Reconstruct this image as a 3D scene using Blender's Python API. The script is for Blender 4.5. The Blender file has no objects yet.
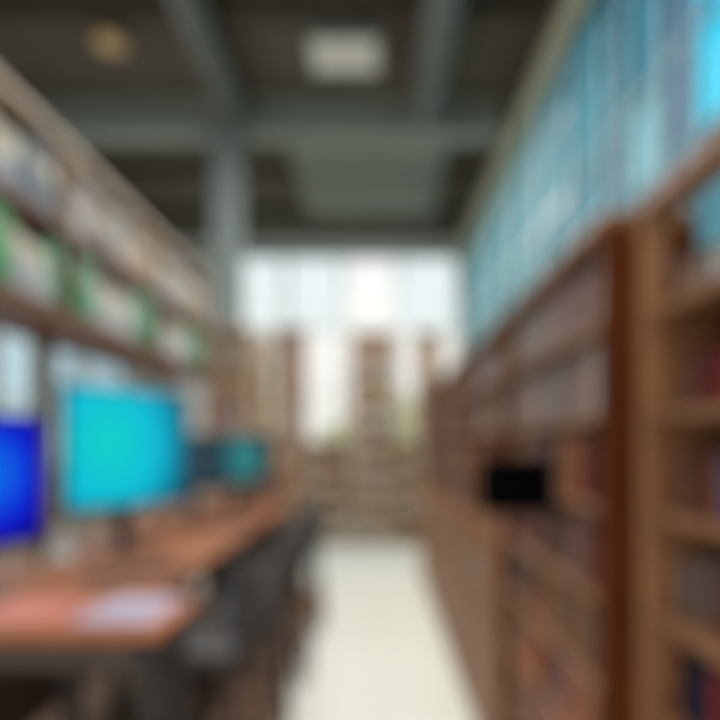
import bpy, bmesh, math, random
from mathutils import Vector, Matrix
random.seed(7)
C = bpy.context.scene.collection
PI = math.pi
EYE = 1.6          # eye height; the camera looks straight down the aisle (+Y)

# ------------------------------------------------------------------ materials
def new_mat(name):
    m = bpy.data.materials.new(name); m.use_nodes = True
    nt = m.node_tree
    return m, nt, nt.nodes['Principled BSDF']

def plain(name, col, rough=0.6, metal=0.0, var=0.12, scale=9.0, spec=0.3):
    """colour with a soft procedural mottling"""
    m, nt, b = new_mat(name)
    tc = nt.nodes.new('ShaderNodeTexCoord')
    n = nt.nodes.new('ShaderNodeTexNoise'); n.inputs['Scale'].default_value = scale
    n.inputs['Detail'].default_value = 4
    r = nt.nodes.new('ShaderNodeValToRGB')
    lo = [max(0, c*(1-var)) for c in col]; hi = [min(1, c*(1+var)) for c in col]
    r.color_ramp.elements[0].position = .3; r.color_ramp.elements[1].position = .7
    r.color_ramp.elements[0].color = (*lo, 1); r.color_ramp.elements[1].color = (*hi, 1)
    nt.links.new(tc.outputs['Object'], n.inputs['Vector'])
    nt.links.new(n.outputs['Fac'], r.inputs['Fac'])
    nt.links.new(r.outputs['Color'], b.inputs['Base Color'])
    b.inputs['Roughness'].default_value = rough; b.inputs['Metallic'].default_value = metal
    b.inputs['Specular IOR Level'].default_value = spec
    return m

def wood(name, dark, light, axis='Z', scale=6.0, rough=0.45, spec=.3):
    m, nt, b = new_mat(name)
    tc = nt.nodes.new('ShaderNodeTexCoord'); mp = nt.nodes.new('ShaderNodeMapping')
    s = {'X': (.12, 1, 1), 'Y': (1, .12, 1), 'Z': (1, 1, .12)}[axis]
    mp.inputs['Scale'].default_value = tuple(k*scale for k in s)
    n = nt.nodes.new('ShaderNodeTexNoise'); n.inputs['Scale'].default_value = 4; n.inputs['Detail'].default_value = 6
    n.inputs['Distortion'].default_value = .7
    r = nt.nodes.new('ShaderNodeValToRGB')
    r.color_ramp.elements[0].position = .3; r.color_ramp.elements[1].position = .72
    r.color_ramp.elements[0].color = (*dark, 1); r.color_ramp.elements[1].color = (*light, 1)
    nt.links.new(tc.outputs['Object'], mp.inputs['Vector']); nt.links.new(mp.outputs['Vector'], n.inputs['Vector'])
    nt.links.new(n.outputs['Fac'], r.inputs['Fac']); nt.links.new(r.outputs['Color'], b.inputs['Base Color'])
    b.inputs['Roughness'].default_value = rough; b.inputs['Specular IOR Level'].default_value = spec
    return m

def glass(name, tint, refl=0.06, rough=.05):
    m = bpy.data.materials.new(name); m.use_nodes = True
    nt = m.node_tree; nt.nodes.clear()
    o = nt.nodes.new('ShaderNodeOutputMaterial'); mix = nt.nodes.new('ShaderNodeMixShader')
    t = nt.nodes.new('ShaderNodeBsdfTransparent'); g = nt.nodes.new('ShaderNodeBsdfGlossy')
    t.inputs['Color'].default_value = (*tint, 1); g.inputs['Roughness'].default_value = rough
    n = nt.nodes.new('ShaderNodeTexNoise'); n.inputs['Scale'].default_value = 1.5
    mr = nt.nodes.new('ShaderNodeMapRange'); mr.inputs['To Min'].default_value = refl*.7; mr.inputs['To Max'].default_value = refl*1.3
    nt.links.new(n.outputs['Fac'], mr.inputs['Value']); nt.links.new(mr.outputs['Result'], mix.inputs['Fac'])
    nt.links.new(t.outputs[0], mix.inputs[1]); nt.links.new(g.outputs[0], mix.inputs[2])
    nt.links.new(mix.outputs[0], o.inputs['Surface'])
    return m

def screen_mat(name, centre, inner, outer, loc, strength=1.0, radius=1.0):
    """lit display: a soft blob of colour over a second one, in the screen's own coordinates"""
    m, nt, b = new_mat(name)
    tc = nt.nodes.new('ShaderNodeTexCoord'); mp = nt.nodes.new('ShaderNodeMapping')
    mp.vector_type = 'POINT'
    mp.inputs['Location'].default_value = (-loc[0]/radius, 0, -loc[1]/radius)
    mp.inputs['Scale'].default_value = (1/radius, 0, 1/radius)
    g = nt.nodes.new('ShaderNodeTexGradient'); g.gradient_type = 'SPHERICAL'
    r = nt.nodes.new('ShaderNodeValToRGB'); e = r.color_ramp.elements
    e[0].position = 0.0; e[0].color = (*outer, 1); e[1].position = .85; e[1].color = (*centre, 1)
    k = e.new(.45); k.color = (*inner, 1)
    nt.links.new(tc.outputs['Object'], mp.inputs['Vector']); nt.links.new(mp.outputs['Vector'], g.inputs['Vector'])
    nt.links.new(g.outputs['Fac'], r.inputs['Fac'])
    nt.links.new(r.outputs['Color'], b.inputs['Emission Color'])
    b.inputs['Emission Strength'].default_value = strength
    b.inputs['Base Color'].default_value = (.004, .004, .005, 1); b.inputs['Roughness'].default_value = .5; b.inputs['Specular IOR Level'].default_value = .1
    return m

def emit(name, col, s):
    m, nt, b = new_mat(name)
    b.inputs['Base Color'].default_value = (*col, 1)
    n = nt.nodes.new('ShaderNodeTexNoise'); n.inputs['Scale'].default_value = 3
    mr = nt.nodes.new('ShaderNodeMapRange'); mr.inputs['To Min'].default_value = s*.92; mr.inputs['To Max'].default_value = s*1.08
    nt.links.new(n.outputs['Fac'], mr.inputs['Value']); nt.links.new(mr.outputs['Result'], b.inputs['Emission Strength'])
    b.inputs['Emission Color'].default_value = (*col, 1)
    return m

def S(r, g, b):   # sRGB 0-255 to linear
    f = lambda c: (c/255/12.92) if c/255 <= .04045 else ((c/255+.055)/1.055)**2.4
    return (f(r), f(g), f(b))

W_RED   = wood('reddish_brown_wood', S(82,38,8), S(108,54,18), 'Z', rough=.6, spec=.12)
W_MID   = wood('mid_brown_wood', S(132,92,62), S(158,112,78), 'Y')
W_MIDZ  = wood('mid_brown_wood_upright', S(150,104,70), S(174,124,86), 'Z')
W_DOOR  = wood('cabinet_door_wood', S(138,92,58), S(164,112,72), 'Z', spec=.15)
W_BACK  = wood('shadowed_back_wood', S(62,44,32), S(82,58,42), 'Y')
W_LEFT  = wood('walnut_board', S(96,58,36), S(116,74,48), 'Y')
W_LEFTT = wood('pale_top_board', S(150,128,108), S(172,148,124), 'Y')
W_DESK  = wood('orange_beech_top', S(178,104,66), S(204,126,84), 'Y', rough=.4)
W_DESK_SHADE = wood('shaded_beech_top', S(138,86,58), S(158,102,70), 'Y', rough=.5, spec=.2)  # beech darkened: the overhead shelf's shade is put into the colour
W_FAR   = wood('hazed_oak', S(176,148,122), S(198,170,142), 'Z')  # haze of the far end mixed into a paler oak colour
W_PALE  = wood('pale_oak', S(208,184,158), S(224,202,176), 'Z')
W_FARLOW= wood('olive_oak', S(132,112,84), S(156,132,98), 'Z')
CHAR    = plain('charcoal_fabric', S(82,80,80), .8, var=.2, scale=30)
BLACKM  = plain('black_powdercoat', S(58,56,56), .5, metal=.2, var=.1)
DARKPANEL = plain('dark_modesty_panel', S(98,84,76), .7)
GREYP   = plain('grey_painted_steel', S(128,136,134), .55, var=.06)
GREYB   = plain('grey_beam_paint', S(150,156,146), .6, var=.08)
GALV    = plain('galvanised_duct', S(124,126,122), .6, metal=.1, var=.1)
CEIL    = plain('dark_ceiling_paint', S(98,90,79), .9, var=.15, scale=1.5)
CEILB   = plain('ceiling_panel_grey', S(140,142,132), .85, var=.08, scale=2)
JOIST   = plain('dark_joist_paint', S(74,66,56), .85)
BEIGE   = plain('beige_fascia', S(206,202,174), .6, var=.06)
WHITEW  = plain('off_white_paint', S(222,222,216), .6, var=.03)
ALU     = plain('pale_aluminium', S(206,214,216), .45, metal=.2, var=.05)
BLUEALU = plain('blue_grey_mullion', S(92,130,142), .5, var=.08)
SCASE   = plain('black_monitor_plastic', S(34,38,44), .4, var=.08)
GSTAND  = plain('silver_stand', S(176,178,176), .4, metal=.4, var=.05)
CARPET  = plain('brown_carpet', S(172,136,110), .95, var=.3, scale=60)
PAGES   = plain('book_pages', S(214,204,184), .8, var=.06)
FROST_L = glass('left_window_glass', (.72, .84, .90))

# ------------------------------------------------------------------ mesh helpers
def box(bm, a, b, mi=0):
    x0, y0, z0 = [min(a[i], b[i]) for i in range(3)]; x1, y1, z1 = [max(a[i], b[i]) for i in range(3)]
    v = [bm.verts.new(p) for p in ((x0,y0,z0),(x1,y0,z0),(x1,y1,z0),(x0,y1,z0),(x0,y0,z1),(x1,y0,z1),(x1,y1,z1),(x0,y1,z1))]
    for f in ((3,2,1,0),(4,5,6,7),(0,1,5,4),(1,2,6,5),(2,3,7,6),(3,0,4,7)):
        fc = bm.faces.new([v[i] for i in f]); fc.material_index = mi
    return v

def tube(bm, pts, r, n=10, mi=0, cap=True):
    pts = [Vector(p) for p in pts]; rings = []
    if not isinstance(r, (list, tuple)): r = [r]*len(pts)
    for i, p in enumerate(pts):
        d = (pts[min(i+1, len(pts)-1)] - pts[max(i-1, 0)]).normalized()
        up = Vector((0,0,1)) if abs(d.z) < .95 else Vector((1,0,0))
        u = d.cross(up).normalized(); w = d.cross(u)
        rings.append([bm.verts.new(p + r[i]*(math.cos(2*PI*k/n)*u + math.sin(2*PI*k/n)*w)) for k in range(n)])
    for a, b in zip(rings, rings[1:]):
        for k in range(n):
            f = bm.faces.new((a[k], a[(k+1) % n], b[(k+1) % n], b[k])); f.material_index = mi; f.smooth = True
    if cap:
        for q in (rings[0][::-1], rings[-1]):
            f = bm.faces.new(q); f.material_index = mi

def lathe(bm, prof, n=28, mi=0, c=(0,0,0)):
    rings = []
    for r, z in prof:
        rings.append([bm.verts.new((c[0]+r*math.cos(2*PI*k/n), c[1]+r*math.sin(2*PI*k/n), c[2]+z)) for k in range(n)])
    for a, b in zip(rings, rings[1:]):
        for k in range(n):
            f = bm.faces.new((a[k], a[(k+1) % n], b[(k+1) % n], b[k])); f.material_index = mi; f.smooth = True
    bm.faces.new(rings[0][::-1]).material_index = mi; bm.faces.new(rings[-1]).material_index = mi

def rbox(bm, a, b, r, seg=3, mi=0):
    """box with rounded edges"""
    t = bmesh.new(); box(t, a, b)
    bmesh.ops.bevel(t, geom=t.edges[:], offset=r, segments=seg, profile=.5, affect='EDGES')
    me = bpy.data.meshes.new('tmp'); t.to_mesh(me); t.free()
    n0 = len(bm.faces); bm.from_mesh(me); bpy.data.meshes.remove(me)
    bm.faces.ensure_lookup_table()
    for f in bm.faces[n0:]: f.material_index = mi; f.smooth = True

def obj(name, bm, mats, parent=None, bevel=0):
    bmesh.ops.recalc_face_normals(bm, faces=bm.faces[:])
    me = bpy.data.meshes.new(name); bm.to_mesh(me); bm.free()
    for m in (mats if isinstance(mats, (list, tuple)) else [mats]): me.materials.append(m)
    o = bpy.data.objects.new(name, me); C.objects.link(o)
    if parent: o.parent = parent
    if bevel:
        md = o.modifiers.new('bevel', 'BEVEL'); md.width = bevel; md.segments = 2; md.limit_method = 'ANGLE'
    return o

def bx(name, a, b, m, parent=None, bevel=0):
    bm = bmesh.new(); box(bm, a, b); return obj(name, bm, m, parent, bevel)

def thing(name, label, cat, loc=(0,0,0), rz=0, group=None):
    o = bpy.data.objects.new(name, None); C.objects.link(o); o.empty_display_size = .1
    o.location = loc; o.rotation_euler = (0, 0, rz)
    return tag(o, label, cat, group)

def tag(o, label, cat, group=None, kind=None):
    o['label'] = label; o['category'] = cat
    if group: o['group'] = group
    if kind: o['kind'] = kind
    return o

def struct(o):
    o['kind'] = 'structure'; return o

def copy_thing(root, loc, rz=None, label=None):
    r = root.copy(); C.objects.link(r); r.location = loc
    if rz is not None: r.rotation_euler = (0, 0, rz)
    if label: r['label'] = label
    for ch in list(root.children):
        c = ch.copy(); C.objects.link(c); c.parent = r
        for g in list(ch.children):
            d = g.copy(); C.objects.link(d); d.parent = c
    return r

ORD = ['first','second','third','fourth','fifth','sixth','seventh','eighth','ninth','tenth','eleventh','twelfth','thirteenth',
       'fourteenth','fifteenth','sixteenth','seventeenth','eighteenth','nineteenth','twentieth','twenty-first','twenty-second',
       'twenty-third','twenty-fourth','twenty-fifth','twenty-sixth','twenty-seventh','twenty-eighth','twenty-ninth','thirtieth',
       'thirty-first','thirty-second','thirty-third','thirty-fourth','thirty-fifth']

# ------------------------------------------------------------------ the room
XL, XR, Y0, Y1, ZC = -4.2, 1.5, -1.2, 10.9, 5.2

def floor_mat():
    m, nt, b = new_mat('pale_polished_floor')
    tc = nt.nodes.new('ShaderNodeTexCoord')
    br = nt.nodes.new('ShaderNodeTexBrick'); br.offset = 0
    br.inputs['Color1'].default_value = (*S(234,236,226), 1); br.inputs['Color2'].default_value = (*S(228,230,219), 1)
    br.inputs['Mortar'].default_value = (*S(214,212,200), 1)
    br.inputs['Scale'].default_value = 1; br.inputs['Brick Width'].default_value = .6; br.inputs['Row Height'].default_value = .6
    br.inputs['Mortar Size'].default_value = .004
    nt.links.new(tc.outputs['Object'], br.inputs['Vector']); nt.links.new(br.outputs['Color'], b.inputs['Base Color'])
    b.inputs['Roughness'].default_value = .3; b.inputs['Specular IOR Level'].default_value = .5
    return m
struct(bx('floor', (XL, Y0, -.1), (XR, Y1, 0), floor_mat()))
struct(bx('floor_carpet', (XL+.02, Y0, 0), (-.56, 6.9, .008), CARPET))
struct(bx('ceiling', (XL, Y0, ZC), (XR+.2, Y1+.2, ZC+.15), CEIL))

def windowed_wall(name, axis, pos, thick, s0, s1, z_top, rects, m):
    """wall plane with rectangular openings; axis 'X': plane X=pos, s runs along Y; axis 'Y': plane Y=pos, s along X"""
    ss = sorted({s0, s1} | {r[0] for r in rects} | {r[1] for r in rects})
    zs = sorted({0, z_top} | {r[2] for r in rects} | {r[3] for r in rects})
    bm = bmesh.new()
    for a, b in zip(ss, ss[1:]):
        for c, d in zip(zs, zs[1:]):
            if any(r[0] <= a and b <= r[1] and r[2] <= c and d <= r[3] for r in rects): continue
            if axis == 'X': box(bm, (pos, a, c), (pos+thick, b, d))
            else: box(bm, (a, pos, c), (b, pos+thick, d))
    bmesh.ops.remove_doubles(bm, verts=bm.verts[:], dist=1e-5)
    return struct(obj(name, bm, m))

def window(n, axis, pos, thick, r, rows, tints, m, fw=.05, cols=None):
    """frame with its transoms, and one child holding the panes"""
    s0, s1, z0, z1 = r
    bm = bmesh.new()
    def bb(bmm, a, c, b, d, t0, t1, mi=0):
        if axis == 'X': box(bmm, (pos+t0, a, c), (pos+t1, b, d), mi)
        else: box(bmm, (a, pos+t0, c), (b, pos+t1, d), mi)
    t0, t1 = sorted((0.0, thick))
    bb(bm, s0, z0, s0+fw, z1, t0, t1); bb(bm, s1-fw, z0, s1, z1, t0, t1)
    bb(bm, s0+fw, z0, s1-fw, z0+fw, t0, t1); bb(bm, s0+fw, z1-fw, s1-fw, z1, t0, t1)
    for z in rows: bb(bm, s0+fw, z-fw/2, s1-fw, z+fw/2, t0, t1)
    for c in (cols or []): bb(bm, c-fw/2, z0+fw, c+fw/2, z1-fw, t0+.01, t1-.01)
    f = struct(obj('window_%d' % n, bm, m))
    pb = bmesh.new(); mid = (t0+t1)/2
    lv = [z0+fw] + list(rows) + [z1-fw]
    for i, (a, b) in enumerate(zip(lv, lv[1:])):
        bb(pb, s0+fw, a, s1-fw, b, mid-.004, mid+.004, i)
    obj('pane', pb, tints, f)
    return f

# right: tall tinted glazing behind the book run
def tint(r, g, b): return glass('tinted_glass_%d_%d_%d' % (r, g, b), tuple(math.sqrt(c) for c in S(r, g, b)), .012, .2)   # light crosses both faces
TEAL = tint(106,162,170); TEAL2 = tint(94,148,158); PALE = tint(126,178,184); MIDB = tint(74,124,140); DEEP = tint(50,100,136)
CYAN = tint(30,208,238); SKY = tint(88,142,154)
edges = [-.9, .3, 1.3, 2.1, 2.93, 3.2, 3.72, 4.02, 4.78, 5.6, 6.6, 7.8, 9.2, 10.8]
rows_r = [2.2, 3.06, 3.6, 4.3]
tints_r = [[SKY]*5, [SKY]*5, [CYAN, CYAN, CYAN, CYAN, SKY], [PALE, SKY, CYAN, CYAN, CYAN], [DEEP, DEEP, DEEP, DEEP, MIDB],
           [MIDB, SKY, PALE, SKY, PALE], [MIDB, MIDB, MIDB, TEAL2, MIDB], [SKY, SKY, SKY, TEAL, TEAL2],
           [TEAL2, SKY, TEAL2, TEAL, TEAL2], [TEAL]*5, [TEAL, TEAL, TEAL2, TEAL, TEAL], [TEAL]*5, [TEAL, PALE, TEAL, TEAL, TEAL]]
edges = [round(v*1.027, 3) for v in edges[:-1]] + [10.8]
rr = [(a, b, .9, 4.78) for a, b in zip(edges, edges[1:])]
windowed_wall('wall_right', 'X', XR, .16, Y0, Y1, ZC, [(edges[0], edges[-1], .9, 4.78)], WHITEW)
for i, (r, t) in enumerate(zip(rr, tints_r)):
    window(i+1, 'X', XR+.02, .04, r, rows_r, t, BLUEALU if i < 8 else ALU, fw=.035)
struct(bx('trim_1', (XR-.08, Y0, 4.72), (XR, Y1, 4.99), BEIGE, bevel=.01))
struct(bx('trim_9', (XR-.05, Y0, 4.995), (XR, Y1, ZC), JOIST))

# back: bright glazing
bz = [(-2.58, -1.59), (-1.57, -.58), (-.56, .41), (.43, 1.44)]
windowed_wall('wall_back', 'Y', Y1, .16, XL, XR+.16, ZC, [(a, b, 1.25, 4.93) for a, b in bz], WHITEW)
BG_W = glass('clear_back_glass', (.985, .985, .98), .012, .55); BG_B = glass('bluish_back_glass', (.90, .95, .96), .012, .55)
for i, (a, b) in enumerate(bz):
    tt = [BG_W, BG_W, BG_B if i in (0, 1, 3) else BG_W]
    window(20+i, 'Y', Y1+.02, .1, (a, b, 1.25, 4.93), [2.5, 3.62], tt, ALU, fw=.022)
struct(bx('trim_2', (XL, Y1-.05, 1.15), (XR, Y1, 1.25), WHITEW, bevel=.008))

# left: wall with a band of pale blue glazing
lz = [(.6, 2.6), (2.7, 4.7), (4.8, 6.8), (6.9, 8.9), (9.0, 10.6)]
windowed_wall('wall_left', 'X', XL, -.16, Y0, Y1, ZC, [(a, b, .95, 3.3) for a, b in lz], plain('warm_grey_wall', S(150,140,128), .8, var=.06, scale=2))
for i, (a, b) in enumerate(lz):
    window(30+i, 'X', XL-.02, -.1, (a, b, .95, 3.3), [2.1], [FROST_L, FROST_L], ALU, fw=.05, cols=[(a+b)/2])
struct(bx('baseboard_left', (XL, Y0, .008), (XL+.02, Y1, .12), WHITEW))
struct(bx('baseboard_back', (XL+.02, Y1-.02, 0), (XR, Y1, .12), WHITEW))
struct(bx('baseboard_right', (XR-.02, Y0, 0), (XR, Y1-.02, .12), WHITEW))
gm = plain('outside_paving', S(170,170,160), .9, var=.15, scale=1)
struct(bx('ground', (-30, Y1+.3, -.3), (30, 60, -.15), gm))

# ceiling structure
bm = bmesh.new()   # I-beam crossing the room
box(bm, (XL, 6.42, 4.86), (XR-.16, 6.72, 4.90)); box(bm, (XL, 6.42, 5.16), (XR-.16, 6.72, ZC)); box(bm, (XL, 6.54, 4.90), (XR-.16, 6.60, 5.16))
struct(obj('trim_3', bm, GREYB))
for i, y in enumerate((3.6, 5.0, 8.0, 9.4)):
    struct(bx('trim_%d' % (4+i), (XL, y-.06, 5.06), (XR-.16, y+.06, ZC), JOIST))
bm = bmesh.new()   # H-section column under the beam
cx, cy = -1.56, 6.57
box(bm, (cx-.135, cy-.15, .008), (cx+.135, cy-.12, 4.82)); box(bm, (cx-.135, cy+.12, .008), (cx+.135, cy+.15, 4.82))
box(bm, (cx-.02, cy-.12, .008), (cx+.02, cy+.12, 4.82)); box(bm, (cx-.22, cy-.2, .008), (cx+.22, cy+.2, .04)); box(bm, (cx-.2, cy-.15, 4.82), (cx+.2, cy+.15, 4.858))
struct(obj('column', bm, GREYP))

# ------------------------------------------------------------------ overhead things
def duct(label, x, y0, y1, r, z):
    t = thing('ventilation_duct', label, 'duct', (x, y0, z))
    bm = bmesh.new(); tube(bm, [(0,0,0), (0, y1-y0, 0)], r, 24); obj('pipe', bm, GALV, t)
    y = .5
    while y < y1-y0-.05:
        bm = bmesh.new(); tube(bm, [(0,y-.02,0), (0,y+.02,0)], r+.012, 24); obj('joint_ring', bm, GALV, t)
        bm = bmesh.new(); tube(bm, [(0,y+.04,r-.005), (0,y+.04,ZC-z)], .008, 6); obj('hanger', bm, BLACKM, t)
        y += 1.2
duct('long grey round duct left of centre running under the ceiling to the beam', -1.44, 2.6, 6.4, .13, 4.99)
duct('long grey round duct right of the ceiling light running to the beam', .52, 2.6, 6.4, .15, 4.98)

t = thing('ceiling_light', 'pale rectangular ceiling light panel glowing near the top centre', 'ceiling light', (-.27, 5.5, 5.06))
bm = bmesh.new()
for a, b in (((-.32,-.27,-.02),(.32,-.24,.05)),((-.32,.24,-.02),(.32,.27,.05)),((-.32,-.24,-.02),(-.29,.24,.05)),((.29,-.24,-.02),(.32,.24,.05))): box(bm, a, b)
obj('frame', bm, GREYP, t)
bx('diffuser', (-.29,-.24,-.012), (.29,.24,.03), emit('pale_diffuser', (.5, .475, .41), .3), t)
bm = bmesh.new()
for sx in (-.25, .25): tube(bm, [(sx, 0, .03), (sx, 0, .14)], .01, 6)
obj('hanger', bm, BLACKM, t)

t = thing('pendant_lamp', 'dim warm amber round lamp hanging at upper left above the shelves', 'pendant lamp', (-2.22, 5.2, 4.96))
bm = bmesh.new(); lathe(bm, [(.05, .16), (.08, .15), (.15, .04), (.16, 0), (.15, 0), (.135, .03), (.05, .13)][::-1]); obj('lamp_shade', bm, plain('brass_shade', S(120,98,66), .5, metal=.3), t)
bm = bmesh.new(); lathe(bm, [(.02, -.03), (.08, -.025), (.125, 0), (.13, .02), (.05, .03)]); obj('bulb_diffuser', bm, emit('amber_glow', (.5, .33, .15), .2), t)
bm = bmesh.new(); tube(bm, [(0,0,.15), (0,0,.24)], .012, 8); obj('stem', bm, BLACKM, t)

o = tag(bx('ceiling_baffle', (-1.0, 7.0, 5.04), (.85, 7.95, 5.12), CEILB, bevel=.01), 'grey acoustic panel fixed to the ceiling just behind the cross beam', 'acoustic panel', 'acoustic panels behind the beam')
o = tag(bx('ceiling_baffle', (-1.0, 8.1, 5.04), (.85, 9.3, 5.12), CEILB, bevel=.01), 'grey acoustic panel on the ceiling nearest to the back windows', 'acoustic panel', 'acoustic panels behind the beam')
for y in (7.3, 7.65, 8.4, 9.0):     # each panel hangs on two battens fixed to the slab
    par = [o for o in C.objects if o.name.startswith('ceiling_baffle')][0 if y < 8 else 1]
    bx('batten', (-.9, y-.03, 5.12), (.75, y+.03, ZC), JOIST, par)

# ------------------------------------------------------------------ books
BK = {}
def book_mat(rgb):
    if rgb not in BK: BK[rgb] = plain('book_cover_%d_%d_%d' % rgb, S(*rgb), .55, var=.1, scale=14)
    return BK[rgb]
COLS = {'red': (158,52,42), 'crimson': (140,24,44), 'dark red': (104,40,36), 'brown': (112,76,56), 'tan': (162,126,92),
        'orange': (188,104,58), 'blue': (48,70,150), 'navy': (44,48,76), 'grey': (138,132,128), 'pale grey': (184,176,168),
        'black': (42,38,38), 'white': (214,206,198), 'mauve': (142,112,112), 'olive': (106,100,76), 'teal': (62,110,112)}
def book_bm(bm, x, y, z, d, w, h, side=1, mi0=0, mi1=1):
    """upright book: spine at x, depth d in direction side, thickness w along y, height h"""
    c = .003
    prof = [(c*4, 0), (c, w*.08), (0, w*.3), (0, w*.7), (c, w*.92), (c*4, w)]     # rounded spine
    out = prof + [(d, w), (d, w-c), (c*4, w-c), (c*4, c), (d, c), (d, 0)]
    lo = [bm.verts.new((x+side*p, y+q, z)) for p, q in out]; hi = [bm.verts.new((x+side*p, y+q, z+h)) for p, q in out]
    n = len(out)
    for k in range(n):
        f = bm.faces.new((lo[k], lo[(k+1) % n], hi[(k+1) % n], hi[k])); f.material_index = mi0
    bm.faces.new(lo[::-1]).material_index = mi0; bm.faces.new(hi).material_index = mi0
    box(bm, (x+side*c*4, y+c, z+.004), (x+side*(d-.004), y+w-c, z+h-.004), mi1)

def one_book(x, y, z, d, w, h, col, label, group, side=1):
    z += .0008
    bm = bmesh.new(); book_bm(bm, 0, 0, 0, d, w, h, side)
    o = obj('book', bm, [book_mat(COLS[col]), PAGES])
    o.location = (x, y, z); return tag(o, label, 'book', group)

STUFF = bmesh.new(); STUFF_COLS = list(COLS)
def stuff_book(x, y, z, d, w, h, col, side=1):
    z += .0008
    book_bm(STUFF, x, y, z, d, w, h, side, STUFF_COLS.index(col), len(STUFF_COLS))

# ------------------------------------------------------------------ right-hand book run
ZS = [.06, .24, .48, .72, .96, 1.20, 1.44, 1.68, 1.925]     # top faces of the shelf boards
ZTOP = 2.16
def bookcase(label, x, y0, y1, wm, doors=False, near=False, depth=.28):
    if not near: depth = .24
    t = thing('bookcase', label, 'bookcase', (x, y0, 0), group='bookcases along the right of the aisle')
    L = y1-y0; st = .035
    pm = W_RED if not near else W_MIDZ
    bx('side_panel', (0,0,0), (depth, st, ZTOP), W_RED, t, .004)
    bx('side_panel', (0, L-(.045 if near else st),0), (depth, L, 1.925 if near else ZTOP), W_MIDZ if near else W_RED, t, .004)
    if near: bx('canopy_post', (0, L-.045, 1.925), (.06, L, ZTOP), W_MIDZ, t, .004)
    lo, hi = st, L-(.045 if near else st)
    bx('top_rail' if near else 'top_board', (-.005, -.0, ZTOP), (.075 if near else depth, L, ZTOP+.035), W_MID, t, .004)
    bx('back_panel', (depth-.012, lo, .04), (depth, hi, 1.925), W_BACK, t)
    for i, z in enumerate(ZS):
        if doors and z < 1.1 and i > 0: continue
        bx('shelf', (.004, lo, z-.024), (depth-.012, hi, z), W_MID, t, .003)
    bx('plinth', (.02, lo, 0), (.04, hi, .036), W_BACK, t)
    if doors:
        for k in range(2):
            a = lo + k*(hi-lo)/2 + .002; b = lo + (k+1)*(hi-lo)/2 - .002
            bm = bmesh.new(); box(bm, (-.018, a, .05), (0, b, 1.17))
            bmesh.ops.inset_individual(bm, faces=[f for f in bm.faces if f.calc_center_median().x < -.017], thickness=.06, depth=-.006)
            d = obj('door', bm, W_DOOR, t)
            bm = bmesh.new(); yy = b-.04 if k == 0 else a+.04
            tube(bm, [(-.018,yy,.9), (-.045,yy,.9), (-.045,yy,1.02), (-.018,yy,1.02)], .006, 8); obj('handle', bm, GSTAND, d)
    return t, lo, hi

bays = []   # (y0, y1, x, near, doors, label)
bays.append((.55, 1.55, .655, True, False, 'nearest wooden bookcase at the right edge, set back beside the dark red-brown panel'))
bays.append((1.575, 2.80, .58, False, False, 'bookcase with dark red-brown end panel facing the camera and the black sign'))
yb = 2.82
nm = ['nearest', 'second', 'third', 'fourth', 'farthest']
for k in range(5):
    bays.append((yb, yb+.96, .58, False, True, 'brown bookcase with closed lower doors, %s of the five beyond the black sign' % nm[k])); yb += .98

pal_top = ['grey','grey','pale grey','mauve','tan','grey','brown']
pal_mid = ['brown','dark red','tan','mauve','brown','brown','black','orange','olive','dark red','grey','tan']
pal_low = ['tan','orange','brown','brown','mauve','tan','navy','dark red','orange']
pal_near = {8: ['pale grey','grey','white','tan','mauve'], 7: ['red','dark red','red','dark red','crimson','brown'],
            6: ['brown','red','dark red','tan','brown','dark red'], 5: ['dark red','brown','grey','dark red','black','olive'],
            4: ['dark red','black','navy','brown','red','teal']}
bay_nm = ['right-edge bookcase', 'bookcase with black sign', 'nearest doored bookcase']
n_ind = 0
for bi, (y0, y1, x, near, doors, label) in enumerate(bays):
    t, lo, hi = bookcase(label, x, y0, y1, W_MID, doors, near)
    for si in range(len(ZS)-1, -1, -1):
        z = ZS[si]
        if doors and z < 1.1: continue
        pal = pal_near.get(si, pal_mid) if near else ['tan','brown','tan','mauve','brown','grey'] if bi > 2 else (pal_top if si >= 7 else pal_mid if si >= 4 else pal_low)
        hmax = .205 if not near else .165
        y = y1 - (.045 if near else .035) - .004; end = y0 + lo + .01
        if near: end = 1.0                                  # in front of this nothing of the row is in the picture
        k = 0; hcap = (ZTOP if si == len(ZS)-1 else ZS[si+1]-.024) - z
        thin = 1.0 if si >= 4 else 1.35
        while True:
            w = random.uniform(.03, .052)*thin
            if bi >= 3: w *= 1.35
            if y-w < end: break
            h = min(hcap-.012, random.uniform(.72, 1.0)*hmax)
            if near and si == 8: h = random.uniform(.08, .13)
            d = random.uniform(.14, .18); col = random.choice(pal)
            if near and si == 6 and abs(y-1.29) < .03: col = 'blue'
            xs = x + (.022 if not near else .068) + random.uniform(0, .012)
            ind = (bi == 0 and si >= 3) or (bi == 1 and si >= 2) or (bi == 2 and si >= 5)
            if ind and n_ind < 300:
                lab = '%s book, %s from far end, %s shelf down, %s' % (col, ORD[k], ORD[len(ZS)-1-si], bay_nm[bi])
                one_book(xs, y-w, z, d, w-.001, h, col, lab, 'books in the %s' % bay_nm[bi]); n_ind += 1
            else:
                stuff_book(xs, y-w, z, d, w-.001, h, col)
            y -= w; k += 1

# black blade sign sticking out over the aisle
t = thing('blade_sign', 'black rectangular sign projecting from the right bookcases into the aisle', 'sign', (.577, 1.99, 1.382))
bm = bmesh.new(); rbox(bm, (-.242, -.012, 0), (-.006, .012, .18), .006); obj('sign_board', bm, plain('black_sign', S(3,3,5), .9, var=.1, spec=.05), t)
bm = bmesh.new(); box(bm, (-.012, -.02, .02), (.0, .02, .15)); obj('bracket', bm, BLACKM, t)

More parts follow.
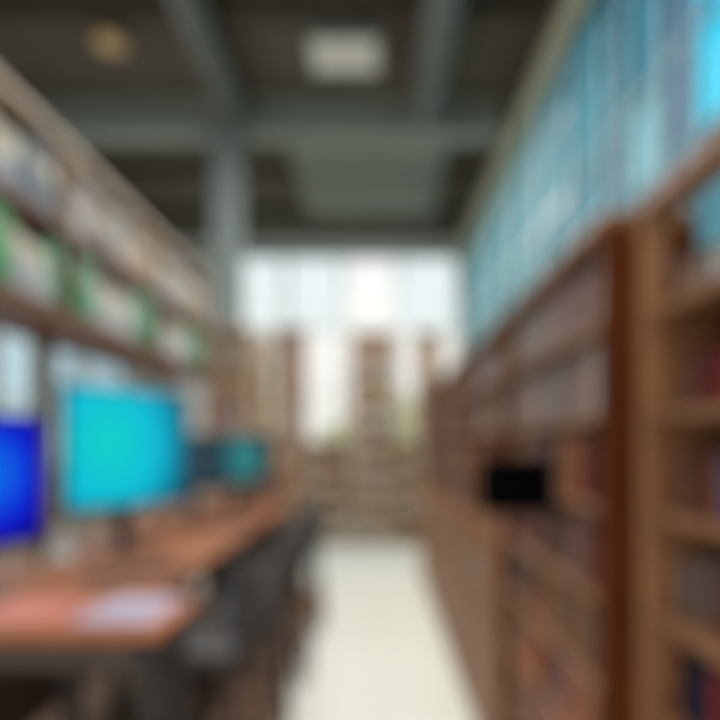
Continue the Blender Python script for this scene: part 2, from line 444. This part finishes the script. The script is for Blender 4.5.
# ------------------------------------------------------------------ left: counter, monitors, overhead shelves
ZD = 1.05
def counter(label, x0, x1, y0, y1, top_m, leg_in=.06, ny=2, in_x=.06):
    t = thing('counter_table', label, 'table', ((x0+x1)/2, (y0+y1)/2, .008))
    X, Y = (x1-x0)/2, (y1-y0)/2; z = ZD-.008
    bm = bmesh.new(); rbox(bm, (-X,-Y,z-.04), (X,Y,z), .006, 2); obj('table_top', bm, top_m, t)
    for sx in (-1, 1):
        for k in range(ny):
            yy = -Y+leg_in + k*(2*Y-2*leg_in)/(ny-1)
            bm = bmesh.new(); px = sx*(X-in_x); box(bm, (px-.03, yy-.03, 0), (px+.03, yy+.03, z-.04)); obj('leg', bm, BLACKM, t, .004)
    bx('apron', (-X+.1, -Y+.05, z-.14), (X-.1, Y-.05, z-.04), DARKPANEL, t)
    bx('modesty_panel', (-X+.02, -Y+.1, .15), (-X+.025, Y-.1, z-.14), DARKPANEL, t)
    return t
counter('orange-brown wooden counter top nearest the camera at bottom left edge', -1.86, -.64, 1.86, 2.22, W_DESK)
counter('long orange-brown wooden counter carrying the screens along the left', -1.78, -.80, 2.24, 6.0, W_DESK_SHADE, ny=4, in_x=.32)

def monitor(label, A, B, zb, h, smat, base_m=SCASE, stand_m=SCASE):
    """screen whose left and right edges stand at A and B on the plan; zb bottom of the screen, h its height"""
    A, B = Vector((*A, 0)), Vector((*B, 0)); c = (A+B)/2; L = (B-A).length
    rz = math.atan2(B.y-A.y, B.x-A.x)
    t = thing('monitor', label, 'computer monitor', (c.x, c.y, ZD+.0008), rz)
    z0 = zb-ZD; b = .018
    bm = bmesh.new(); rbox(bm, (-L/2-b, 0, z0-b*1.4), (L/2+b, .035, z0+h+b), .006, 2)
    rbox(bm, (-L*.3, .03, z0+h*.2), (L*.3, .06, z0+h*.8), .01, 2)
    obj('casing', bm, base_m, t)
    s = bx('screen', (-L/2, -.003, -h/2), (L/2, .002, h/2), smat, t); s.location = (0, 0, z0+h/2)
    bm = bmesh.new(); rbox(bm, (-.04, .06, .012), (.04, .09, z0+h*.45), .006, 2); obj('stand_neck', bm, stand_m, t)
    bm = bmesh.new(); rbox(bm, (-.15, -.06, 0), (.15, .15, .014), .005, 2); obj('base', bm, stand_m, t)
    return t
M_BLUE = screen_mat('blue_display', S(0,110,248), S(4,20,222), S(4,2,80), (.09, .02), .85, .34)
M_CYAN = screen_mat('cyan_display', S(10,210,208), S(4,190,222), S(14,70,96), (-.15, .02), .95, .57)
M_TEAL = screen_mat('teal_display', S(60,140,136), S(38,114,122), S(28,84,100), (.02, .0), .9, .34)
M_DIM  = screen_mat('dim_display', S(52,72,80), S(40,58,70), S(30,44,56), (0, 0), 1.0, .3)
monitor('computer monitor with deep blue screen at the left edge of the picture', (-1.534,1.825), (-1.274,2.365), EYE-.346, .443, M_BLUE)
monitor('largest computer monitor, bright cyan screen, on the left counter', (-1.42,2.865), (-1.085,3.57), EYE-.30, .575, M_CYAN)
monitor('dark dim computer monitor between the cyan screen and the teal one', (-1.33,4.12), (-1.13,4.6), EYE-.30, .36, M_DIM)
monitor('small far computer monitor with muted teal screen near counter end', (-1.24,5.08), (-.99,5.5), EYE-.30, .37, M_TEAL)

# small things on the counter
bm = bmesh.new()
for s in (-1, 1):   # folded tent card
    v = [bm.verts.new(p) for p in ((-.07, s*.05, 0), (.07, s*.05, 0), (.018, 0, .17), (-.018, 0, .17),
                                   (-.07, s*.046, 0), (.07, s*.046, 0), (.018, -s*.003, .166), (-.018, -s*.003, .166))]
    for f in ((0,1,2,3),(7,6,5,4),(0,4,5,1),(1,5,6,2),(3,2,6,7),(0,3,7,4)): bm.faces.new([v[i] for i in f])
o = obj('tent_card', bm, WHITEW); o.location = (-1.50, 2.98, ZD+.0008); o.rotation_euler.z = .1
tag(o, 'small white folded card standing between blue and cyan monitors', 'card')

t = thing('booklet', 'open pale lavender booklet lying on right end of nearest counter', 'booklet', (-.81, 2.04, ZD+.0008), -.05)
PAP = plain('lavender_paper', S(172,160,176), .7, var=.04)
for s in (-1, 1):
    bm = bmesh.new(); n = 8; top = []; bot = []
    for k in range(n+1):
        u = k/n; z = .002 + .016*math.sin(PI*min(1, u*1.0))**.7*(1-u*.6)
        for y in (-.16, .16):
            top.append(bm.verts.new((s*.13*u, y, z+.002))); bot.append(bm.verts.new((s*.13*u, y, 0)))
    for k in range(n):
        a = 2*k
        bm.faces.new((top[a], top[a+1], top[a+3], top[a+2])); bm.faces.new((bot[a], bot[a+2], bot[a+3], bot[a+1]))
        for e in (0, 1): bm.faces.new((top[a+e], top[a+2+e], bot[a+2+e], bot[a+e]))
    bm.faces.new((top[0], bot[0], bot[1], top[1])); bm.faces.new((top[-1], bot[-1], bot[-2], top[-2]))
    obj('page_block', bm, PAP, t)
t = thing('glow_folder', 'salmon pink folder added for the glow on nearest counter at left edge', 'glow_folder', (-1.12, 2.02, ZD+.0008), .06)  # added piece, its salmon colour stands in for the brighter counter edge
FOLD = plain('salmon_glow_card', S(198,120,100), .6, var=.05)
bx('cover', (-.14, -.14, .012), (.13, .14, .016), FOLD, t, .001); bx('paper_stack', (-.135, -.135, .003), (.12, .13, .012), PAGES, t)
bx('back_cover', (-.14, -.14, 0), (.135, .14, .003), FOLD, t, .001)

for i, (x, y, rz, lb) in enumerate([(-1.02, 2.62, .75, 'dark keyboard on counter below and left of the cyan monitor'), (-.98, 4.32, 1.15, 'dark keyboard on counter in front of the dim monitor')]):
    t = thing('keyboard', lb, 'keyboard', (x, y, ZD+.0008), rz, 'keyboards on the counter')
    bm = bmesh.new(); rbox(bm, (-.2,-.065,0), (.2,.065,.016), .005, 2); obj('base', bm, SCASE, t)
    bm = bmesh.new()
    for r in range(5):
        for c in range(14): box(bm, (-.19+c*.0272, -.056+r*.0225, .016), (-.19+c*.0272+.023, -.056+r*.0225+.018, .021))
    obj('keys', bm, BLACKM, t)

# overhead shelving
XF, YA, YB = -1.35, 1.7, 5.06
t = thing('overhead_shelf', 'long brown two-tier shelf raised on posts above left counter', 'shelf', (XF, YA, ZD+.0004))
L = YB-YA; zl, zm, zt = 2.20-ZD, 2.56-ZD, 2.935-ZD
bx('lower_board', (-.34, 0, zl-.095), (0, L, zl), W_LEFT, t, .005)
bx('middle_board', (-.34, 0, zm-.035), (0, L, zm), W_LEFT, t, .005)
bx('top_board', (-.36, 0, zt-.04), (.01, L, zt), W_LEFTT, t, .005)
divs = [.0, 1.08, 2.2, L-.03]
for y in divs:
    bx('divider', (-.34, y, zl), (-.004, y+.03, zm-.035), W_LEFT, t); bx('divider', (-.34, y, zm), (-.004, y+.03, zt-.04), W_LEFTT, t)
POST = plain('taupe_post', S(140,126,106), .6, var=.08)
for y in (.1, 1.32, 3.0):
    bm = bmesh.new(); rbox(bm, (-.33, y, 0), (-.25, y+.08, zl-.095), .006, 2); obj('post', bm, POST, t)

LC = {'green': (34,150,72), 'sea green': (64,152,108), 'white': (180,180,180), 'pale grey': (160,162,166), 'beige': (160,136,116), 'brown': (118,86,68),
      'slate': (88,98,108), 'cream': (172,154,138), 'taupe': (132,108,92)}
LM = {k: plain('file_' + k.replace(' ', '_'), S(*v), .6, var=.05) for k, v in LC.items()}
SPINE = plain('aged_spine_label', S(166,158,148), .7, var=.05)
def box_file(y, w, z, h, col, label, group, kind):
    """ring binder (with thumb hole ring and spine label) or an open-topped magazine file, front facing the aisle"""
    z += .0008; t = thing(kind, label, 'binder' if kind == 'ring_binder' else 'magazine file', (XF-.03, y, z), 0, group)
    bm = bmesh.new()
    if kind == 'ring_binder':
        rbox(bm, (-.27, .003, 0), (0, w-.003, h), .004, 2); obj('cover', bm, LM[col], t)
        bm = bmesh.new(); tube(bm, [(.001, w/2, h*.2), (.004, w/2, h*.2)], .012, 14); obj('finger_ring', bm, GSTAND, t)
        bx('spine_label', (0, w*.25, h*.55), (.0015, w*.75, h*.84), SPINE, t)
    else:
        y0, y1 = .003, w-.003
        prof = [(0, 0), (-.25, 0), (-.25, h), (-.14, h), (-.03, h*.5), (0, h*.5)]
        for a in (y0, y1-.004):
            lo = [bm.verts.new((p, a, q)) for p, q in prof]; hi = [bm.verts.new((p, a+.004, q)) for p, q in prof]
            bm.faces.new(lo); bm.faces.new(hi[::-1])
            for k in range(6): bm.faces.new((lo[k], lo[(k+1) % 6], hi[(k+1) % 6], hi[k]))
        box(bm, (-.25, y0, 0), (0, y1, .004)); box(bm, (-.004, y0+.004, .004), (0, y1-.004, h*.5)); box(bm, (-.25, y0+.004, .004), (-.246, y1-.004, h))
        obj('case', bm, LM[col], t)
        bx('paper_stack', (-.235, y0+.01, .004), (-.012, y1-.01, h*.86), PAGES, t)
greens = [(1.88, 2.36), (2.66, 3.07), (3.62, 4.05), (4.68, 5.1)]
row_n = {'low': 0, 'top': 0}
def in_green(y): return any(a <= y <= b for a, b in greens)
for tier, z0, hmax in (('low', zl+ZD, .355), ('top', zm+ZD, .35)):
    for a, b in zip(divs, divs[1:]):
        y = YA + a + .034
        bay = ['nearest', 'middle', 'farthest'][divs.index(a)]
        k = 0
        while True:
            w = random.uniform(.075, .1)
            if y + w > YA + b - .004: break
            if tier == 'low':
                g = in_green(y+w/2)
                col = (('green' if y < 2.4 else 'sea green') if g else random.choice(['white', 'pale grey', 'white']))
                kind = 'ring_binder' if g else 'magazine_file'
                h = random.uniform(.27, .295) if g else random.uniform(.25, .285)
            else:
                mid = y + w/2
                col = ('brown' if mid < 2.2 else 'pale grey' if mid < 2.36 else 'slate' if mid < 2.7 else
                       random.choice(['beige', 'taupe', 'slate', 'pale grey']) if mid < 3.6 else random.choice(['cream', 'beige', 'cream', 'pale grey']))
                kind = 'ring_binder' if random.random() < .7 else 'magazine_file'
                h = random.uniform(.25, .31)
            kn = 'ring binder' if kind == 'ring_binder' else 'magazine file'
            box_file(y, w, z0, h, col, '%s %s, %s from left, %s bay, %s tier of overhead shelf' % (col, kn, ORD[k], bay, 'lower' if tier == 'low' else 'upper'),
                     'files on the %s tier of the overhead shelf' % ('lower' if tier == 'low' else 'upper'), kind)
            y += w; k += 1

# ------------------------------------------------------------------ stools at the counter
def make_chair(label):
    t = thing('bar_chair', label, 'chair', (0,0,.008), 0, 'dark bar chairs along the counter')
    bm = bmesh.new(); rbox(bm, (-.19,-.19,.68), (.19,.19,.74), .025, 3); obj('seat', bm, CHAR, t)
    bm = bmesh.new()          # curved padded back on the +X side
    n = 8; th = .03; rows = []
    for k in range(n+1):
        a = -1 + 2*k/n; y = a*.19; xo = .2 - .045*(a*a)
        rows.append([bm.verts.new((xo+i*th, y, z)) for z in (.80, .84, 1.06, 1.1) for i in ((.2, .8) if z in (.80, 1.1) else (0, 1))])
    for p, q in zip(rows, rows[1:]):
        seq = [0, 2, 4, 6, 7, 5, 3, 1]
        for k in range(8):
            a, b = seq[k], seq[(k+1) % 8]; bm.faces.new((p[a], p[b], q[b], q[a]))
    for p in (rows[0], rows[-1][::-1]):
        bm.faces.new([rows[0 if p is rows[0] else -1][i] for i in (0,2,4,6,7,5,3,1)])
    o = obj('backrest', bm, CHAR, t)
    for sx in (-1, 1):
        for sy in (-1, 1):
            bm = bmesh.new(); tube(bm, [(sx*.22, sy*.21, 0), (sx*.16, sy*.16, .69)], [.015, .017], 10); obj('leg', bm, BLACKM, t)
    for sy in (-1, 1):
        bm = bmesh.new(); tube(bm, [(.16, sy*.14, .70), (.2, sy*.14, .76), (.2, sy*.13, .86)], .012, 8); obj('back_support', bm, BLACKM, t)
    bm = bmesh.new(); q = .198
    tube(bm, [(-q,-q+.008,.26), (q,-q+.008,.26)], .01, 8); tube(bm, [(-q,q-.008,.26), (q,q-.008,.26)], .01, 8)
    tube(bm, [(-q,-q+.008,.26), (-q,q-.008,.26)], .01, 8); tube(bm, [(q,-q+.008,.26), (q,q-.008,.26)], .01, 8)
    obj('footrest', bm, BLACKM, t)
    return t
cy_ = [2.72, 3.30, 3.88, 4.46, 5.04, 5.60]
cl = ['charcoal bar chair nearest the camera, right behind the nearest counter', 'charcoal bar chair, second from the near end of the long counter',
      'charcoal bar chair, third from the near end of the long counter', 'charcoal bar chair, fourth from the near end of the long counter',
      'charcoal bar chair, fifth from the near end of the long counter', 'farthest charcoal bar chair at the far end of the long counter']
proto = make_chair(cl[0])
for i, y in enumerate(cy_):
    o = proto if i == 0 else copy_thing(proto, (0,0,0), 0, cl[i])
    o.location = (-.72 + (i % 2)*.03, y, .008); o.rotation_euler.z = (-.15, .12, -.05, .1, -.08, .05)[i]

# ------------------------------------------------------------------ far end of the room
def stack(label, x0, x1, y0, y1, h, m, name='book_stack', group=None, n=7, back=True, books=True):
    """free-standing bookcase with open front towards the camera"""
    t = thing(name, label, 'bookcase', ((x0+x1)/2, y0, .008 if y1 < 6.9 and x1 < -.6 else 0), 0, group)
    zz = t.location.z; X = (x1-x0)/2; D = y1-y0; st = .03
    for s in (-1, 1): bx('side_panel', (s*X, 0, 0), (s*(X-st), D, h), m, t, .004)
    bx('top_board', (-X-.01, -.008, h), (X+.01, D, h+.035), m, t, .004)
    if back: bx('back_panel', (-X+st, D-.012, .05), (X-st, D, h), m, t)
    for k in range(n):
        z = .08 + k*(h-.08)/n
        bx('shelf', (-X+st, .004, z-.025), (X-st, D-.012, z), m, t)
        if books:
            x = x0+st+.004; zh = (h-.08)/n
            while True:
                w = random.uniform(.04, .07)
                if x + w > x1-st-.004: break
                hh = random.uniform(.6, .82)*min(zh, .36)
                bw = .16
                stuff_box(x, y0+.02, zz+z, w, bw, hh, random.choice(['tan','tan','mauve','grey','olive','tan','pale grey']))
                x += w
    return t
def stuff_box(x, y, z, w, d, h, col):
    z += .0008
    box(STUFF, (x, y, z), (x+w-.002, y+.003, z+h), STUFF_COLS.index(col))                 # spine
    box(STUFF, (x, y+.003, z), (x+.003, y+d, z+h), STUFF_COLS.index(col)); box(STUFF, (x+w-.005, y+.003, z), (x+w-.002, y+d, z+h), STUFF_COLS.index(col))
    box(STUFF, (x+.003, y+.003, z+.003), (x+w-.005, y+d-.004, z+h-.004), len(STUFF_COLS))

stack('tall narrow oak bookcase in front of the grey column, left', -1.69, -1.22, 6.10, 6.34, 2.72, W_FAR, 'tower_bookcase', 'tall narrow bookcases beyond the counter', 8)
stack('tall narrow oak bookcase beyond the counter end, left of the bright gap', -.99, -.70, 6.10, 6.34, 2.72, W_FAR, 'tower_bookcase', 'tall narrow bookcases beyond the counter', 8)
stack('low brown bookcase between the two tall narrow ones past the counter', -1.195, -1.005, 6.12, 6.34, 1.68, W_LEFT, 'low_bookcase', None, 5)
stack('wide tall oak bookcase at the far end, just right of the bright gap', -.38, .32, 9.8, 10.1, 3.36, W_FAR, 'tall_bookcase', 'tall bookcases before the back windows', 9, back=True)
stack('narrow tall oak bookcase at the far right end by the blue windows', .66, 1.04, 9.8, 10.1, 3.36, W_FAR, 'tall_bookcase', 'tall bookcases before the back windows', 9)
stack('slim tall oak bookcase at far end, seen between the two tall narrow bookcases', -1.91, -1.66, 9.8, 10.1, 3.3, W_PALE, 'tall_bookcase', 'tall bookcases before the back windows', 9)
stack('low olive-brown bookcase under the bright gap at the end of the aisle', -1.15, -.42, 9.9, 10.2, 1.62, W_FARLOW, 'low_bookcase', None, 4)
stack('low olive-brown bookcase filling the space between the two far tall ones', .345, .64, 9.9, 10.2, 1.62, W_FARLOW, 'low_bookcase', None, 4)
o = obj('books', STUFF, [book_mat(COLS[c]) for c in STUFF_COLS] + [PAGES])
tag(o, 'remaining small mixed books filling the farther bookcases', 'books', None, 'stuff')

# shrubs outside the back windows
def leaf_mat():
    m = plain('yellow_green_leaves', S(238,234,176), .7, var=.12)
    nt = m.node_tree; out = nt.nodes['Material Output']; b = nt.nodes['Principled BSDF']
    tr = nt.nodes.new('ShaderNodeBsdfTranslucent'); tr.inputs['Color'].default_value = (*S(248,242,200), 1)
    mx = nt.nodes.new('ShaderNodeMixShader'); mx.inputs['Fac'].default_value = .5
    nt.links.new(b.outputs[0], mx.inputs[1]); nt.links.new(tr.outputs[0], mx.inputs[2]); nt.links.new(mx.outputs[0], out.inputs['Surface'])
    return m
LEAF = leaf_mat()
def shrub(label, x, y, r, h, seed):
    rnd = random.Random(seed)
    t = thing('shrub', label, 'shrub', (x, y, -.15), 0, 'shrubs outside the back windows')
    bm = bmesh.new(); tube(bm, [(0,0,0), (.03,.02,h*.4), (0,0,h*.8)], [.05,.04,.02], 8); obj('trunk', bm, plain('bark', S(96,80,60), .9), t)
    bm = bmesh.new()
    for _ in range(900):
        d = Vector((rnd.gauss(0,1), rnd.gauss(0,1), rnd.gauss(0,1))).normalized()*rnd.uniform(.55, 1)
        p = Vector((d.x*r, d.y*r, h*.68 + d.z*h*.34)); s = rnd.uniform(.05, .09)
        u = Vector((rnd.gauss(0,1), rnd.gauss(0,1), rnd.gauss(0,1))).normalized(); w = u.cross(Vector((rnd.gauss(0,1), rnd.gauss(0,1), rnd.gauss(0,1)))).normalized()
        bm.faces.new([bm.verts.new(q) for q in (p-u*s, p+w*s*.5, p+u*s, p-w*s*.5)])
    obj('foliage', bm, LEAF, t)
shrub('yellow-green shrub outside the back window, in the bright gap', -.62, 12.3, .62, 2.3, 1)
shrub('yellow-green shrub outside, between the two far tall bookcases', .62, 12.0, .5, 2.7, 2)
shrub('yellow-green shrub outside, between the two tall narrow bookcases', -2.1, 12.2, .6, 2.7, 3)

# ------------------------------------------------------------------ light
w = bpy.data.worlds.new('sky'); bpy.context.scene.world = w; w.use_nodes = True
nt = w.node_tree; bg = nt.nodes['Background']
tc = nt.nodes.new('ShaderNodeTexCoord'); sp = nt.nodes.new('ShaderNodeSeparateXYZ'); rp = nt.nodes.new('ShaderNodeValToRGB')
e = rp.color_ramp.elements
e[0].position = 0.0; e[0].color = (*S(236,236,228), 1); e[1].position = .9; e[1].color = (*S(176,212,240), 1)
k = e.new(.25); k.color = (*S(250,250,248), 1); k = e.new(.5); k.color = (*S(222,238,248), 1)
nt.links.new(tc.outputs['Generated'], sp.inputs[0]); nt.links.new(sp.outputs['Z'], rp.inputs['Fac']); nt.links.new(rp.outputs['Color'], bg.inputs['Color'])
bg.inputs['Strength'].default_value = 1.1

def area(name, loc, rot, sx, sy, power, col=(1,1,1)):
    l = bpy.data.lights.new(name, 'AREA'); l.shape = 'RECTANGLE'; l.size = sx; l.size_y = sy; l.energy = power; l.color = col
    o = bpy.data.objects.new(name, l); C.objects.link(o); o.location = loc; o.rotation_euler = rot; return o
area('fill_aisle', (.0, 6.0, 4.8), (0,0,0), .9, 7, 260, (1,.98,.94))  # added fill light above the aisle, no fixture hangs there
area('fill_near', (-.3, 1.2, 4.6), (0,0,0), 2.2, 2.5, 80, (1,.97,.92))  # unseen fill lamp added to brighten the near end
area('daylight_left', (-4.0, 4.5, 2.3), (0, -PI/2, 0), 2.2, 8, 50, (.9,.96,1))

# ------------------------------------------------------------------ camera: focused a hand's breadth away, so the room is soft
cam = bpy.data.cameras.new('camera'); co = bpy.data.objects.new('camera', cam); C.objects.link(co)
co.location = (0, 0, EYE); co.rotation_euler = (PI/2, 0, 0)
cam.sensor_width = 36; cam.lens = 31
cam.shift_x = -15/720; cam.shift_y = 85/720
cam.clip_start = .02; cam.clip_end = 300
cam.dof.use_dof = True; cam.dof.focus_distance = .1; cam.dof.aperture_fstop = 5.6
bpy.context.scene.camera = co
bpy.context.scene.view_settings.view_transform = 'Standard'
